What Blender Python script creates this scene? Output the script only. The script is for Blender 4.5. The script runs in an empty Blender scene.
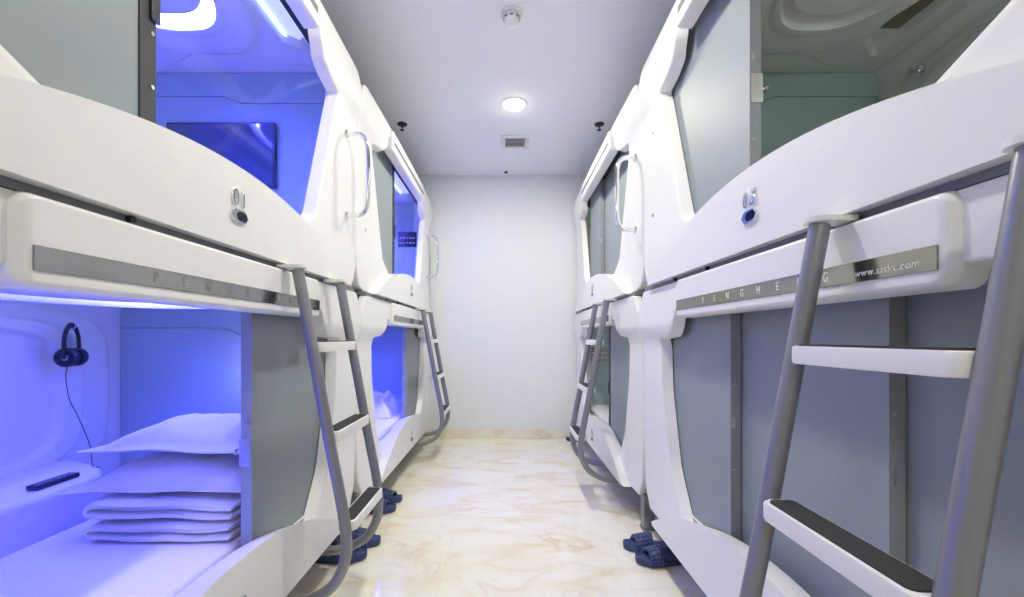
import bpy, bmesh, math, random
from mathutils import Vector, Matrix, noise

random.seed(7)
S = bpy.context.scene
COL = S.collection
PI = math.pi

# ------------------------------------------------------------------ constants
A_L, A_R = 0.73, 0.667          # distance of the two pod fronts from the camera axis
CAMZ, CEIL, BACK = 1.037, 2.70, 4.45
YC = (1.18, 3.33)               # centres of near and far pods along the aisle
ROOM_X0, ROOM_X1, ROOM_Y0 = -2.05, 1.98, -2.6

# ------------------------------------------------------------------ materials
def newmat(name):
    m = bpy.data.materials.new(name); m.use_nodes = True
    nt = m.node_tree
    return m, nt, nt.nodes['Principled BSDF']

def mat(name, col, rough=0.4, metal=0.0, spec=0.5, coat=0.0, emit=None, estr=0.0, bump=0.0, bscale=60.0, var=0.0):
    m, nt, b = newmat(name)
    b.inputs['Base Color'].default_value = (*col, 1)
    b.inputs['Roughness'].default_value = rough
    b.inputs['Metallic'].default_value = metal
    b.inputs['Specular IOR Level'].default_value = spec
    b.inputs['Coat Weight'].default_value = coat
    b.inputs['Coat Roughness'].default_value = 0.08
    if emit:
        b.inputs['Emission Color'].default_value = (*emit, 1)
        b.inputs['Emission Strength'].default_value = estr
    tc = nt.nodes.new('ShaderNodeTexCoord')
    nz = nt.nodes.new('ShaderNodeTexNoise')
    nz.inputs['Scale'].default_value = bscale
    nz.inputs['Detail'].default_value = 4
    nt.links.new(tc.outputs['Object'], nz.inputs['Vector'])
    if bump > 0:
        bp = nt.nodes.new('ShaderNodeBump')
        bp.inputs['Strength'].default_value = bump
        bp.inputs['Distance'].default_value = 0.002
        nt.links.new(nz.outputs['Fac'], bp.inputs['Height'])
        nt.links.new(bp.outputs['Normal'], b.inputs['Normal'])
    if var > 0:
        mr = nt.nodes.new('ShaderNodeMapRange')
        mr.inputs['To Min'].default_value = max(0.02, rough - var)
        mr.inputs['To Max'].default_value = rough + var
        nt.links.new(nz.outputs['Fac'], mr.inputs['Value'])
        nt.links.new(mr.outputs['Result'], b.inputs['Roughness'])
    return m

M = {}
M['white'] = mat('white gloss moulded plastic', (0.83, 0.83, 0.83), 0.30, spec=0.45, bscale=200, bump=0.02)
M['inner'] = mat('inner white plastic', (0.80, 0.805, 0.795), 0.4, bscale=200, bump=0.02)
M['shellgrey'] = mat('grey pod casing', (0.32, 0.33, 0.34), 0.5, bscale=30, bump=0.05)
M['seam'] = mat('grey rubber seam', (0.20, 0.205, 0.22), 0.55, bscale=90, bump=0.1)
M['endpanel'] = mat('teal grey end panel', (0.42, 0.54, 0.54), 0.42, bscale=40, bump=0.03)
M['door'] = mat('grey green frosted door', (0.26, 0.305, 0.32), 0.52, spec=0.5, bscale=200, bump=0.02)
M['stile'] = mat('dark grey aluminium', (0.035, 0.04, 0.047), 0.5, metal=0.0, spec=0.3, bscale=120, bump=0.05)
M['alu'] = mat('pale anodised aluminium', (0.32, 0.34, 0.37), 0.45, metal=0.1, bscale=140, bump=0.05)
M['steel'] = mat('brushed steel latch', (0.62, 0.61, 0.57), 0.3, metal=0.9, bscale=150, bump=0.1)
M['chrome'] = mat('chrome', (0.85, 0.86, 0.88), 0.08, metal=1.0, bscale=20, var=0.03)
M['mirror'] = mat('mirror strip', (0.30, 0.30, 0.27), 0.14, metal=1.0, bscale=12, var=0.06)
M['letter'] = mat('pale etched lettering', (0.78, 0.78, 0.76), 0.5, bscale=80, bump=0.05)
M['letterdark'] = mat('grey etched lettering', (0.22, 0.22, 0.23), 0.5, bscale=80, bump=0.05)
M['rail'] = mat('grey painted steel tube', (0.27, 0.27, 0.29), 0.33, metal=0.45, bscale=70, bump=0.03)
M['grip'] = mat('dark ribbed tread', (0.05, 0.05, 0.05), 0.85, spec=0.2, bscale=400, bump=0.6)
M['black'] = mat('black plastic', (0.012, 0.012, 0.016), 0.35, bscale=100, bump=0.05)
M['blackgloss'] = mat('black screen glass', (0.006, 0.008, 0.02), 0.06, bscale=10, var=0.02)
M['screen'] = mat('dark television glass', (0.012, 0.03, 0.09), 0.05, spec=1.0, coat=1.0)
M['cloth'] = mat('white cotton', (0.82, 0.81, 0.82), 0.85, spec=0.2, bscale=220, bump=0.25)
M['slipper'] = mat('navy foam rubber', (0.045, 0.065, 0.19), 0.5, bscale=200, bump=0.15)
M['wall'] = mat('white wall paint', (0.82, 0.845, 0.86), 0.6, spec=0.25, bscale=120, bump=0.05)
M['ceil'] = mat('white ceiling paint', (0.87, 0.885, 0.92), 0.8, spec=0.2, bscale=120, bump=0.05)
M['lamp'] = mat('downlight diffuser', (0.9, 0.9, 0.9), 0.5, emit=(1, 0.985, 0.95), estr=30)
M['led'] = mat('blue led ring', (0.5, 0.6, 0.9), 0.5, emit=(0.058, 0.063, 1.0), estr=350)
M['led_strip'] = mat('blue led strip', (0.5, 0.6, 0.9), 0.5, emit=(0.2, 0.3, 1.0), estr=6)
M['led_panel'] = mat('lavender light panel', (0.6, 0.6, 0.8), 0.5, emit=(0.36, 0.40, 1.0), estr=1.3)
M['led_up'] = mat('bright blue led ring', (0.5, 0.6, 0.9), 0.5, emit=(0.062, 0.070, 1.0), estr=800)
M['fixture'] = mat('white fixture plastic', (0.78, 0.78, 0.76), 0.45, bscale=60, bump=0.02)
M['darkmetal'] = mat('dark bronze metal', (0.05, 0.05, 0.055), 0.4, metal=0.6, bscale=60, bump=0.05)
M['amber'] = mat('brown smoked plastic', (0.20, 0.165, 0.11), 0.35, bscale=40, bump=0.02)
M['red'] = mat('screen cyan text', (0.05, 0.15, 0.6), 0.3, bscale=40)

def glassmat():
    m, nt, b = newmat('clear acrylic pane')
    nt.nodes.remove(b)
    out = nt.nodes['Material Output']
    tr = nt.nodes.new('ShaderNodeBsdfTransparent'); tr.inputs['Color'].default_value = (0.97, 0.98, 0.98, 1)
    gl = nt.nodes.new('ShaderNodeBsdfGlossy'); gl.inputs['Roughness'].default_value = 0.03
    fr = nt.nodes.new('ShaderNodeFresnel'); fr.inputs['IOR'].default_value = 1.3
    mx = nt.nodes.new('ShaderNodeMixShader')
    geo = nt.nodes.new('ShaderNodeNewGeometry'); inv = nt.nodes.new('ShaderNodeMath'); inv.operation = 'SUBTRACT'; inv.inputs[0].default_value = 1
    mu = nt.nodes.new('ShaderNodeMath'); mu.operation = 'MULTIPLY'
    nt.links.new(geo.outputs['Backfacing'], inv.inputs[1]); nt.links.new(inv.outputs[0], mu.inputs[0]); nt.links.new(fr.outputs[0], mu.inputs[1])
    nt.links.new(mu.outputs[0], mx.inputs[0]); nt.links.new(tr.outputs[0], mx.inputs[1]); nt.links.new(gl.outputs[0], mx.inputs[2])
    nt.links.new(mx.outputs[0], out.inputs['Surface'])
    return m
M['glass'] = glassmat()

def marble(name, tile):
    m, nt, b = newmat(name)
    N, L = nt.nodes.new, nt.links.new
    tc = N('ShaderNodeTexCoord')
    mp = N('ShaderNodeMapping'); mp.inputs['Rotation'].default_value = (0, 0, math.radians(62)); mp.inputs['Scale'].default_value = (1.0, 2.1, 1.0)
    L(tc.outputs['Object'], mp.inputs['Vector'])
    n1 = N('ShaderNodeTexNoise'); n1.inputs['Scale'].default_value = 1.7; n1.inputs['Detail'].default_value = 7; n1.inputs['Roughness'].default_value = 0.62; n1.inputs['Distortion'].default_value = 1.3
    L(mp.outputs[0], n1.inputs['Vector'])
    # ridged veins
    sb = N('ShaderNodeMath'); sb.operation = 'SUBTRACT'; sb.inputs[1].default_value = 0.5; L(n1.outputs['Fac'], sb.inputs[0])
    ab = N('ShaderNodeMath'); ab.operation = 'ABSOLUTE'; L(sb.outputs[0], ab.inputs[0])
    vr = N('ShaderNodeValToRGB')
    vr.color_ramp.elements[0].position = 0.0; vr.color_ramp.elements[0].color = (1, 1, 1, 1)
    vr.color_ramp.elements[1].position = 0.045; vr.color_ramp.elements[1].color = (0, 0, 0, 1)
    L(ab.outputs[0], vr.inputs[0])
    n2 = N('ShaderNodeTexNoise'); n2.inputs['Scale'].default_value = 2.6; n2.inputs['Detail'].default_value = 3
    L(tc.outputs['Object'], n2.inputs['Vector'])
    mr = N('ShaderNodeMapRange'); mr.inputs['From Min'].default_value = 0.42; mr.inputs['From Max'].default_value = 0.7
    L(n2.outputs['Fac'], mr.inputs['Value'])
    vm = N('ShaderNodeMath'); vm.operation = 'MULTIPLY'; L(vr.outputs['Color'], vm.inputs[0]); L(mr.outputs[0], vm.inputs[1])
    # cloudy base
    n3 = N('ShaderNodeTexNoise'); n3.inputs['Scale'].default_value = 3.2; n3.inputs['Detail'].default_value = 5; n3.inputs['Distortion'].default_value = 0.8
    L(mp.outputs[0], n3.inputs['Vector'])
    cr = N('ShaderNodeValToRGB')
    e = cr.color_ramp.elements
    e[0].position = 0.30; e[0].color = (0.79, 0.71, 0.50, 1)
    e[1].position = 0.56; e[1].color = (0.87, 0.855, 0.745, 1)
    x = e.new(0.44); x.color = (0.85, 0.815, 0.665, 1)
    L(n3.outputs['Fac'], cr.inputs[0])
    mx = N('ShaderNodeMix'); mx.data_type = 'RGBA'
    L(vm.outputs[0], mx.inputs[0]); L(cr.outputs['Color'], mx.inputs[6]); mx.inputs[7].default_value = (0.74, 0.62, 0.42, 1)
    last = mx.outputs[2]
    if tile:
        br = N('ShaderNodeTexBrick'); br.offset = 0.0
        br.inputs['Scale'].default_value = 1.0
        br.inputs['Mortar Size'].default_value = 0.0016
        br.inputs['Brick Width'].default_value = 0.8; br.inputs['Row Height'].default_value = 0.8
        br.inputs['Color1'].default_value = (1, 1, 1, 1); br.inputs['Color2'].default_value = (1, 1, 1, 1); br.inputs['Mortar'].default_value = (0.93, 0.90, 0.85, 1)
        mp2 = N('ShaderNodeMapping'); mp2.inputs['Location'].default_value = (0.28, 0.1, 0)
        L(tc.outputs['Object'], mp2.inputs['Vector']); L(mp2.outputs[0], br.inputs['Vector'])
        m2 = N('ShaderNodeMix'); m2.data_type = 'RGBA'; m2.blend_type = 'MULTIPLY'; m2.inputs[0].default_value = 1
        L(last, m2.inputs[6]); L(br.outputs['Color'], m2.inputs[7]); last = m2.outputs[2]
    L(last, b.inputs['Base Color'])
    b.inputs['Roughness'].default_value = 0.10
    b.inputs['Specular IOR Level'].default_value = 0.45
    return m
M['floor'] = marble('cream polished marble tile', True)
M['skirt'] = marble('cream marble skirting', False)

# ------------------------------------------------------------------ mesh helpers
def link(name, me, parent=None, loc=None):
    o = bpy.data.objects.new(name, me); COL.objects.link(o)
    if parent: o.parent = parent
    if loc: o.location = loc
    return o

def finish(bm, name, mats, parent=None, sharp=35, smooth=True, loc=None, wn=False):
    bmesh.ops.recalc_face_normals(bm, faces=bm.faces)
    me = bpy.data.meshes.new(name); bm.to_mesh(me); bm.free()
    for m in (mats if isinstance(mats, (list, tuple)) else [mats]): me.materials.append(m)
    if smooth:
        me.polygons.foreach_set('use_smooth', [True] * len(me.polygons))
        me.set_sharp_from_angle(angle=math.radians(sharp))
    o = link(name, me, parent, loc)
    if wn:
        w_ = o.modifiers.new('weighted normals', 'WEIGHTED_NORMAL'); w_.keep_sharp = True; w_.weight = 80
    return o

def thing(name, label, cat, loc=(0, 0, 0), rz=0, group=None):
    o = bpy.data.objects.new(name, None); COL.objects.link(o)
    o.location = loc; o.rotation_euler = (0, 0, rz); o.empty_display_size = 0.1
    o['label'] = label; o['category'] = cat
    if group: o['group'] = group
    return o

def tag(o, label, cat, group=None):
    o['label'] = label; o['category'] = cat
    if group: o['group'] = group
    return o

def structure(o):
    o['kind'] = 'structure'; return o

def add_box(bm, x0, x1, y0, y1, z0, z1, bev=0.0, seg=2, mi=0):
    vs = [bm.verts.new(p) for p in ((x0, y0, z0), (x1, y0, z0), (x1, y1, z0), (x0, y1, z0), (x0, y0, z1), (x1, y0, z1), (x1, y1, z1), (x0, y1, z1))]
    fs = [bm.faces.new([vs[i] for i in f]) for f in ((0, 3, 2, 1), (4, 5, 6, 7), (0, 1, 5, 4), (1, 2, 6, 5), (2, 3, 7, 6), (3, 0, 4, 7))]
    for f in fs: f.material_index = mi
    if bev > 0:
        es = {e for f in fs for e in f.edges}
        bmesh.ops.bevel(bm, geom=list(es), offset=bev, segments=seg, profile=0.5, affect='EDGES', clamp_overlap=True)

def box(name, x0, x1, y0, y1, z0, z1, m, parent=None, bev=0.0, seg=2):
    bm = bmesh.new(); add_box(bm, x0, x1, y0, y1, z0, z1, bev, seg)
    return finish(bm, name, m, parent, wn=bev > 0)

def fillet(pts, seg=6):
    """pts: (x, z, r) corners -> dense closed outline with rounded corners"""
    out = []; n = len(pts)
    for i in range(n):
        p0, p1, p2 = Vector(pts[i - 1][:2]), Vector(pts[i][:2]), Vector(pts[(i + 1) % n][:2])
        r = pts[i][2]
        a, b = (p0 - p1), (p2 - p1)
        la, lb = a.length, b.length
        a.normalize(); b.normalize()
        ang = math.acos(max(-1, min(1, a.dot(b))))
        if r <= 0 or ang > PI - 0.02:
            out.append(p1); continue
        d = min(r / math.tan(ang / 2), la * 0.48, lb * 0.48)
        r = d * math.tan(ang / 2)
        c = p1 + (a + b).normalized() * (r / math.sin(ang / 2))
        s, e = p1 + a * d - c, p1 + b * d - c
        a0 = math.atan2(s.y, s.x); a1 = math.atan2(e.y, e.x)
        da = (a1 - a0 + PI) % (2 * PI) - PI
        for k in range(seg + 1):
            t = a0 + da * k / seg
            out.append(c + Vector((math.cos(t), math.sin(t))) * r)
    return out

def add_prism(bm, outline, y0, y1, bev=0.0, seg=3, mi=0, bevback=False):
    """outline in (x, z); y0 = front (towards -y), y1 = back"""
    f = [bm.verts.new((p[0], y0, p[1])) for p in outline]
    b = [bm.verts.new((p[0], y1, p[1])) for p in outline]
    n = len(f)
    ff = bm.faces.new(f); bf = bm.faces.new(list(reversed(b)))
    ff.material_index = bf.material_index = mi
    for i in range(n):
        q = bm.faces.new((f[i], b[i], b[(i + 1) % n], f[(i + 1) % n])); q.material_index = mi
    if bev > 0:
        es = list(ff.edges) + (list(bf.edges) if bevback else [])
        bmesh.ops.bevel(bm, geom=es, offset=bev, segments=seg, profile=0.5, affect='EDGES', clamp_overlap=False)

def prism(name, outline, y0, y1, m, parent=None, bev=0.0, seg=3, sharp=35, bevback=False):
    bm = bmesh.new(); add_prism(bm, outline, y0, y1, bev, seg, bevback=bevback)
    return finish(bm, name, m, parent, sharp, wn=bev > 0)

def smooth_path(pts, n=8):
    """Catmull-Rom through pts"""
    P = [Vector(p) for p in pts]; P = [P[0] * 2 - P[1]] + P + [P[-1] * 2 - P[-2]]
    out = []
    for i in range(1, len(P) - 2):
        for k in range(n):
            t = k / n
            a, b, c, d = P[i - 1], P[i], P[i + 1], P[i + 2]
            out.append(0.5 * ((2 * b) + (c - a) * t + (2 * a - 5 * b + 4 * c - d) * t * t + (3 * b - a - 3 * c + d) * t ** 3))
    out.append(P[-2]); return out

def add_tube(bm, path, r, seg=14, mi=0, squash=1.0):
    path = [Vector(p) for p in path]; n = len(path)
    rr = r if callable(r) else (lambda t: r)
    tans = [(path[min(i + 1, n - 1)] - path[max(i - 1, 0)]).normalized() for i in range(n)]
    up = Vector((1, 0, 0)) if abs(tans[0].x) < 0.9 else Vector((0, 1, 0))
    nrm = (up - tans[0] * up.dot(tans[0])).normalized()
    rings = []
    for i in range(n):
        nrm = (nrm - tans[i] * nrm.dot(tans[i])).normalized()
        bi = tans[i].cross(nrm)
        R = rr(i / (n - 1))
        rings.append([bm.verts.new(path[i] + nrm * (math.cos(2 * PI * k / seg) * R) + bi * (math.sin(2 * PI * k / seg) * R * squash)) for k in range(seg)])
    for i in range(n - 1):
        for k in range(seg):
            f = bm.faces.new((rings[i][k], rings[i][(k + 1) % seg], rings[i + 1][(k + 1) % seg], rings[i + 1][k])); f.material_index = mi
    for rg in (rings[0], list(reversed(rings[-1]))):
        f = bm.faces.new(rg); f.material_index = mi

def tube(name, path, r, m, parent=None, seg=14, squash=1.0):
    bm = bmesh.new(); add_tube(bm, path, r, seg, squash=squash)
    return finish(bm, name, m, parent, 50)

def add_lathe(bm, prof, seg=28, origin=(0, 0, 0), axis='z', mi=0, cap=True):
    """prof: (radius, height) list"""
    o = Vector(origin)
    def P(r, h, a):
        c, s = math.cos(a) * r, math.sin(a) * r
        return o + (Vector((c, s, h)) if axis == 'z' else Vector((h, c, s)) if axis == 'x' else Vector((c, h, s)))
    rings = [[bm.verts.new(P(r, h, 2 * PI * k / seg)) for k in range(seg)] for r, h in prof]
    for i in range(len(rings) - 1):
        for k in range(seg):
            f = bm.faces.new((rings[i][k], rings[i][(k + 1) % seg], rings[i + 1][(k + 1) % seg], rings[i + 1][k])); f.material_index = mi
    if not cap:
        for k in range(seg): bm.faces.new((rings[-1][k], rings[-1][(k + 1) % seg], rings[0][(k + 1) % seg], rings[0][k]))
        return
    for rg in (rings[0], rings[-1]):
        f = bm.faces.new(rg); f.material_index = mi

def lathe(name, prof, m, parent=None, seg=28, origin=(0, 0, 0), axis='z', sharp=40, cap=True):
    bm = bmesh.new(); add_lathe(bm, prof, seg, origin, axis, cap=cap)
    return finish(bm, name, m, parent, sharp)

def ray_hit(poly, c, a):
    d = Vector((math.cos(a), math.sin(a))); best = 0
    n = len(poly)
    for i in range(n):
        p, q = poly[i] - c, poly[(i + 1) % n] - c
        e = q - p
        den = d.x * e.y - d.y * e.x
        if abs(den) < 1e-12: continue
        t = (p.x * e.y - p.y * e.x) / den
        s = (p.x * d.y - p.y * d.x) / den
        if t > 0 and -1e-6 <= s <= 1 + 1e-6: best = max(best, t)
    return c + d * best

def ring_panel(name, outer, inner, c, wf, depth, rim, bev, m, parent, zoff, zblend):
    """moulded frame with a hole: outer/inner outlines around centre c, front at y = wf"""
    c = Vector(c)
    angs = sorted({round(math.atan2((p - c).y, (p - c).x), 4) for p in outer + inner} | {round(-PI + 2 * PI * k / 180, 4) for k in range(180)})
    bm = bmesh.new(); loops = []
    O = [ray_hit(outer, c, a) for a in angs]; I = [ray_hit(inner, c, a) for a in angs]
    def add(fn):
        loops.append([bm.verts.new(fn(o, i)) for o, i in zip(O, I)])
    def pt(o, i, t, off_o, off_i, y):
        d = (o - i); L = d.length; d.normalize()
        p = i + d * (off_i + (L - off_o - off_i) * t)
        return Vector((p.x, y - 0.030 * sstep(zblend[0], zblend[1], p.y), p.y - zoff))
    B = bev
    add(lambda o, i: pt(o, i, 0, 0, -0.0, wf + rim))
    add(lambda o, i: pt(o, i, 0, 0, 0.012, wf + B))
    add(lambda o, i: pt(o, i, 0, 0, 0.012 + B * 0.3, wf + B * 0.3))
    add(lambda o, i: pt(o, i, 0, 0, 0.012 + B, wf))
    for t in (0.04, 0.08, 0.13, 0.19, 0.26, 0.34, 0.42, 0.5, 0.58, 0.66, 0.74, 0.81, 0.87, 0.92, 0.96):
        add(lambda o, i: pt(o, i, t, B, 0.012 + B, wf))
    add(lambda o, i: pt(o, i, 1, B, 0, wf))
    add(lambda o, i: pt(o, i, 1, B * 0.3, 0, wf + B * 0.3))
    add(lambda o, i: pt(o, i, 1, 0, 0, wf + B))
    add(lambda o, i: pt(o, i, 1, 0, 0, wf + depth))
    n = len(angs)
    for k in range(len(loops)):
        l0, l1 = loops[k], loops[(k + 1) % len(loops)]
        if k == len(loops) - 1: pass
        for j in range(n):
            try: bm.faces.new((l0[j], l0[(j + 1) % n], l1[(j + 1) % n], l1[j]))
            except ValueError: pass
    bmesh.ops.remove_doubles(bm, verts=bm.verts, dist=1e-5)
    return finish(bm, name, m, parent, 40)

def text_mesh(name, body, size, m, parent, loc, spacing=1.0, extrude=0.0008, bevel=0.0, sx=1.0):
    cu = bpy.data.curves.new('t', 'FONT'); cu.body = body; cu.size = size; cu.space_character = spacing
    cu.extrude = extrude; cu.bevel_depth = bevel; cu.align_x = 'CENTER'; cu.align_y = 'CENTER'
    t = bpy.data.objects.new('t', cu); COL.objects.link(t)
    dg = bpy.context.evaluated_depsgraph_get()
    me = bpy.data.meshes.new_from_object(t.evaluated_get(dg))
    bpy.data.objects.remove(t); bpy.data.curves.remove(cu)
    # lettering stands in the x-z plane facing -y
    me.transform(Matrix.Translation(loc) @ Matrix.Rotation(PI / 2, 4, 'X') @ Matrix.Diagonal((sx, 1, 1, 1)))
    me.materials.clear(); me.materials.append(m)
    return link(name, me, parent)

def grid(name, nu, nv, fn, m, parent=None, sharp=45, thick=None):
    bm = bmesh.new()
    V = [[bm.verts.new(fn(i / nu, j / nv)) for j in range(nv + 1)] for i in range(nu + 1)]
    for i in range(nu):
        for j in range(nv):
            bm.faces.new((V[i][j], V[i + 1][j], V[i + 1][j + 1], V[i][j + 1]))
    return finish(bm, name, m, parent, sharp)

def sstep(a, b, x):
    t = max(0, min(1, (x - a) / (b - a))); return t * t * (3 - 2 * t)

# ------------------------------------------------------------------ pod parts
FRONT_Y = 0.05            # side panels lie 5 cm behind the belly and the header
DOOR0, DOOR1 = 0.100, 0.134
BACKW = 1.235

def lower_outlines():
    half = [(0.985, 0.180, 0.02), (1.045, 0.27, 0.1), (1.0735, 0.50, 0.2), (1.0735, 1.165, 0.03), (0.995, 1.262, 0.05)]
    outer = [(x, z, r) for x, z, r in half] + [(-x, z, r) for x, z, r in reversed(half)]
    ih = [(0.57, 0.28, 0.06), (0.70, 0.47, 0.25), (0.795, 0.80, 0.5), (0.806, 1.028, 0.012), (0.67, 1.038, 0.08), (0.605, 1.075, 0.05), (0.568, 1.14, 0.01)]
    inner = ih + [(-x, z, r) for x, z, r in reversed(ih)]
    return fillet(outer), fillet(inner)

def upper_outlines():
    half = [(0.95, 1.284, 0.03), (1.035, 1.312, 0.06), (1.0735, 1.41, 0.10), (1.0735, 2.388, 0.09), (0.60, 2.400, 0.1)]
    outer = half + [(-x, z, r) for x, z, r in reversed(half)]
    ih = [(0.40, 1.45, 0.05), (0.575, 1.535, 0.06), (0.808, 2.158, 0.012), (0.70, 2.172, 0.2), (0.615, 2.192, 0.07), (0.562, 2.25, 0.05), (0.552, 2.31, 0.01)]
    inner = ih + [(-x, z, r) for x, z, r in reversed(ih)]
    return fillet(outer), fillet(inner)

def ceiling_height(u, wp):
    """relief of the moulded pod ceiling, positive = down; wp = distance from the oval's axis (positive = rear)"""
    n = 2.7
    r = ((abs(u) / 0.63) ** n + (abs(wp) / 0.27) ** n) ** (1 / n)
    h = 0.0
    h += 0.030 * sstep(1.42, 1.30, r)                       # raised collar
    h += 0.012 * sstep(1.14, 1.06, r) * 1.0
    h -= 0.070 * sstep(1.03, 1.0, r)                       # cove groove
    h += 0.052 * sstep(0.945, 0.92, r)                       # floating centre panel
    # hexagonal moulding with trapezoid recesses on both long sides
    d = abs(wp)
    hx = max((abs(u) - 0.95) + 0.55 * max(0, 0.30 - d), d - 0.50, (abs(u) - 0.95) + 0.75 * max(0, d - 0.38))
    h += 0.010 * sstep(0.02, 0.0, hx)
    tr = max(abs(d - 0.405) - 0.065, abs(u) - 0.88 + 0.9 * abs(d - 0.46))
    h -= 0.046 * sstep(0.012, -0.008, tr)
    return h

def make_pod(kind, side, idx, label, number, doors=(), lit=False, glass=False, group='sleeping capsules'):
    up = kind == 'upper'
    zr = 1.275 if up else 0.0
    if side == 'L': loc, rz = (-A_L, YC[idx], zr), PI / 2
    else: loc, rz = (A_R, YC[idx], zr), -PI / 2
    root = thing('sleeping_capsule', label, 'capsule bed', loc, rz, group)
    Z = lambda z: z - zr
    outer, inner = upper_outlines() if up else lower_outlines()
    ring_panel('front_panel', outer, inner, (0, 1.85 if up else 0.75), FRONT_Y, 0.040, 0.046, 0.008, M['white'], root, zr, (2.12, 2.25) if up else (0.98, 1.10))
    # ---- bed front (belly) with arched top
    pts = []
    if up:
        UM = 0.89
        for k in range(61):
            u = UM - 2 * UM * k / 60
            pts.append((u, Z(1.503 - 0.28 * u * u)))
        out = [(-0.875, Z(1.2805)), (0.875, Z(1.2805))] + pts
    else:
        UM = 0.835
        for k in range(61):
            u = UM - 2 * UM * k / 60
            pts.append((u, Z(0.425 - 0.36 * u * u)))
        out = [(-0.80, Z(0.176)), (0.80, Z(0.176))] + pts
    bf = prism('bed_front', out, 0.0, 0.092, M['white'], root, 0.014, 4, sharp=50)
    if not up:                                   # the sill falls away towards the mattress
        for v in bf.data.vertices:
            v.co.z -= 0.030 * max(0, v.co.y) / 0.092 * max(0, min(1, (v.co.z - 0.18) / 0.10))
    # ---- header
    hz0, hz1, hw = (2.243, 2.383, 0.53) if up else (1.112, 1.263, 0.53)
    bm = bmesh.new(); loops = []
    for k in range(-1, 7):
        t = max(0, k) / 6 * PI / 2
        ix, iz = 0.022 * (1 - math.cos(t)), 0.012 * (1 - math.cos(t))
        y = 0.060 if k < 0 else 0.024 * (1 - math.sin(t))
        r = max(0.024 - ix * 0.7, 0.004)
        ol = fillet([(-hw + ix, Z(hz0 + iz), r), (hw - ix, Z(hz0 + iz), r), (hw - ix, Z(hz1 - iz), r), (-hw + ix, Z(hz1 - iz), r)], 6)
        loops.append([bm.verts.new((p[0], y, p[1])) for p in ol])
    for l0, l1 in zip(loops, loops[1:]):
        for q in range(len(l0)): bm.faces.new((l0[q], l0[(q + 1) % len(l0)], l1[(q + 1) % len(l0)], l1[q]))
    bm.faces.new(loops[0]); bm.faces.new(loops[-1])
    hd = finish(bm, 'header', M['white'], root, 50, wn=True)
    if up:
        box('vent_slot', -0.50, 0.50, -0.002, 0.004, Z(2.292), Z(2.318), M['seam'], hd, 0.002)
    else:
        st = box('mirror_strip', -0.512, 0.512, -0.0025, 0.004, Z(1.1405), Z(1.180), M['mirror'], root, 0.0012)
        st['label'] = 'mirror strip with etched lettering'
        lm = M['letterdark'] if side == 'L' else M['letter']
        for k, ch in enumerate('PENGHENG'):
            text_mesh('lettering', ch, 0.030, lm, st, (-0.28 + 0.56 * k / 7 , -0.0028, Z(1.160)), extrude=0.0004, sx=0.8)
        text_mesh('lettering', 'www.sztkc.com', 0.0185, lm, st, (0.42, -0.0028, Z(1.156)), spacing=1.1, extrude=0.0004)
    # ---- shell: outer casing grey, liner white
    x0, x1 = 1.062, 1.036
    zb, zt = (1.296, 2.432) if up else (0.192, 1.256)
    fb, ft = (1.40, 2.425) if up else (0.30, 1.250)
    y0, yb = 0.092, 1.265
    bm = bmesh.new()
    add_box(bm, -x0, -x1, y0, yb, Z(zb), Z(zt), mi=0); add_box(bm, x1, x0, y0, yb, Z(zb), Z(zt), mi=0)
    add_box(bm, -x1, x1, y0, yb, Z(zb), Z(fb), mi=0); add_box(bm, -x1, x1, y0, yb, Z(ft), Z(zt), mi=0)
    add_box(bm, -x1, x1, BACKW, yb, Z(fb), Z(ft), mi=0)
    finish(bm, 'casing', M['shellgrey'], root)
    bm = bmesh.new(); t = 0.006
    add_box(bm, -x1, -x1 + t, 0.093, BACKW, Z(fb), Z(ft)); add_box(bm, x1 - t, x1, 0.093, BACKW, Z(fb), Z(ft))
    add_box(bm, -x1 + t, x1 - t, 0.093, BACKW, Z(fb), Z(fb) + t)
    finish(bm, 'inner_lining', M['inner'], root)
    if up:
        box('seam_gasket', -0.99, 0.99, 0.03, 0.10, Z(1.2645), Z(1.285), M['seam'], root, 0.003)
    if up:
        for bu in (-0.59, -0.31):
            lathe('seam_bolt', [(0.001, 0.018), (0.007, 0.018), (0.007, 0.031), (0.001, 0.031)], M['black'], root, 12, (bu, 0, Z(1.2735)), 'y')
    # ---- moulded ceiling
    zc = ft - 0.042
    K_, J_ = (480, 90) if idx == 0 else (200, 30); n_ = 2.7; W0, W1 = 0.137 - 0.62, BACKW - 0.004 - 0.62
    radii = [0.3, 0.6, 0.8, 0.9, 0.92, 0.928, 0.936, 0.945, 0.97, 0.99, 1.0, 1.008, 1.016, 1.023, 1.03, 1.06, 1.08, 1.10, 1.12, 1.14, 1.22, 1.30, 1.33, 1.36, 1.39, 1.42]
    bm = bmesh.new(); rows = []
    base = []
    for k in range(K_):
        a = 2 * PI * (k + 0.5) / K_; c_, s_ = math.cos(a), math.sin(a)
        base.append((0.63 * math.copysign(abs(c_) ** (2 / n_), c_), 0.27 * math.copysign(abs(s_) ** (2 / n_), s_)))
    def edge_pt(p):
        t = min(1.03 / max(abs(p[0]), 1e-6), (W1 if p[1] > 0 else -W0) / max(abs(p[1]), 1e-6)); return (p[0] * t, p[1] * t)
    for r in radii: rows.append([(p[0] * r, p[1] * r) for p in base])
    last = rows[-1]
    for j in range(1, J_ + 1):
        f = j / J_
        rows.append([(l[0] + (edge_pt(l)[0] - l[0]) * f, l[1] + (edge_pt(l)[1] - l[1]) * f) for l in last])
    V = [[bm.verts.new((u, w + 0.62, Z(zc) - ceiling_height(u, w))) for u, w in row] for row in rows]
    bm.faces.new(V[0])
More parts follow.
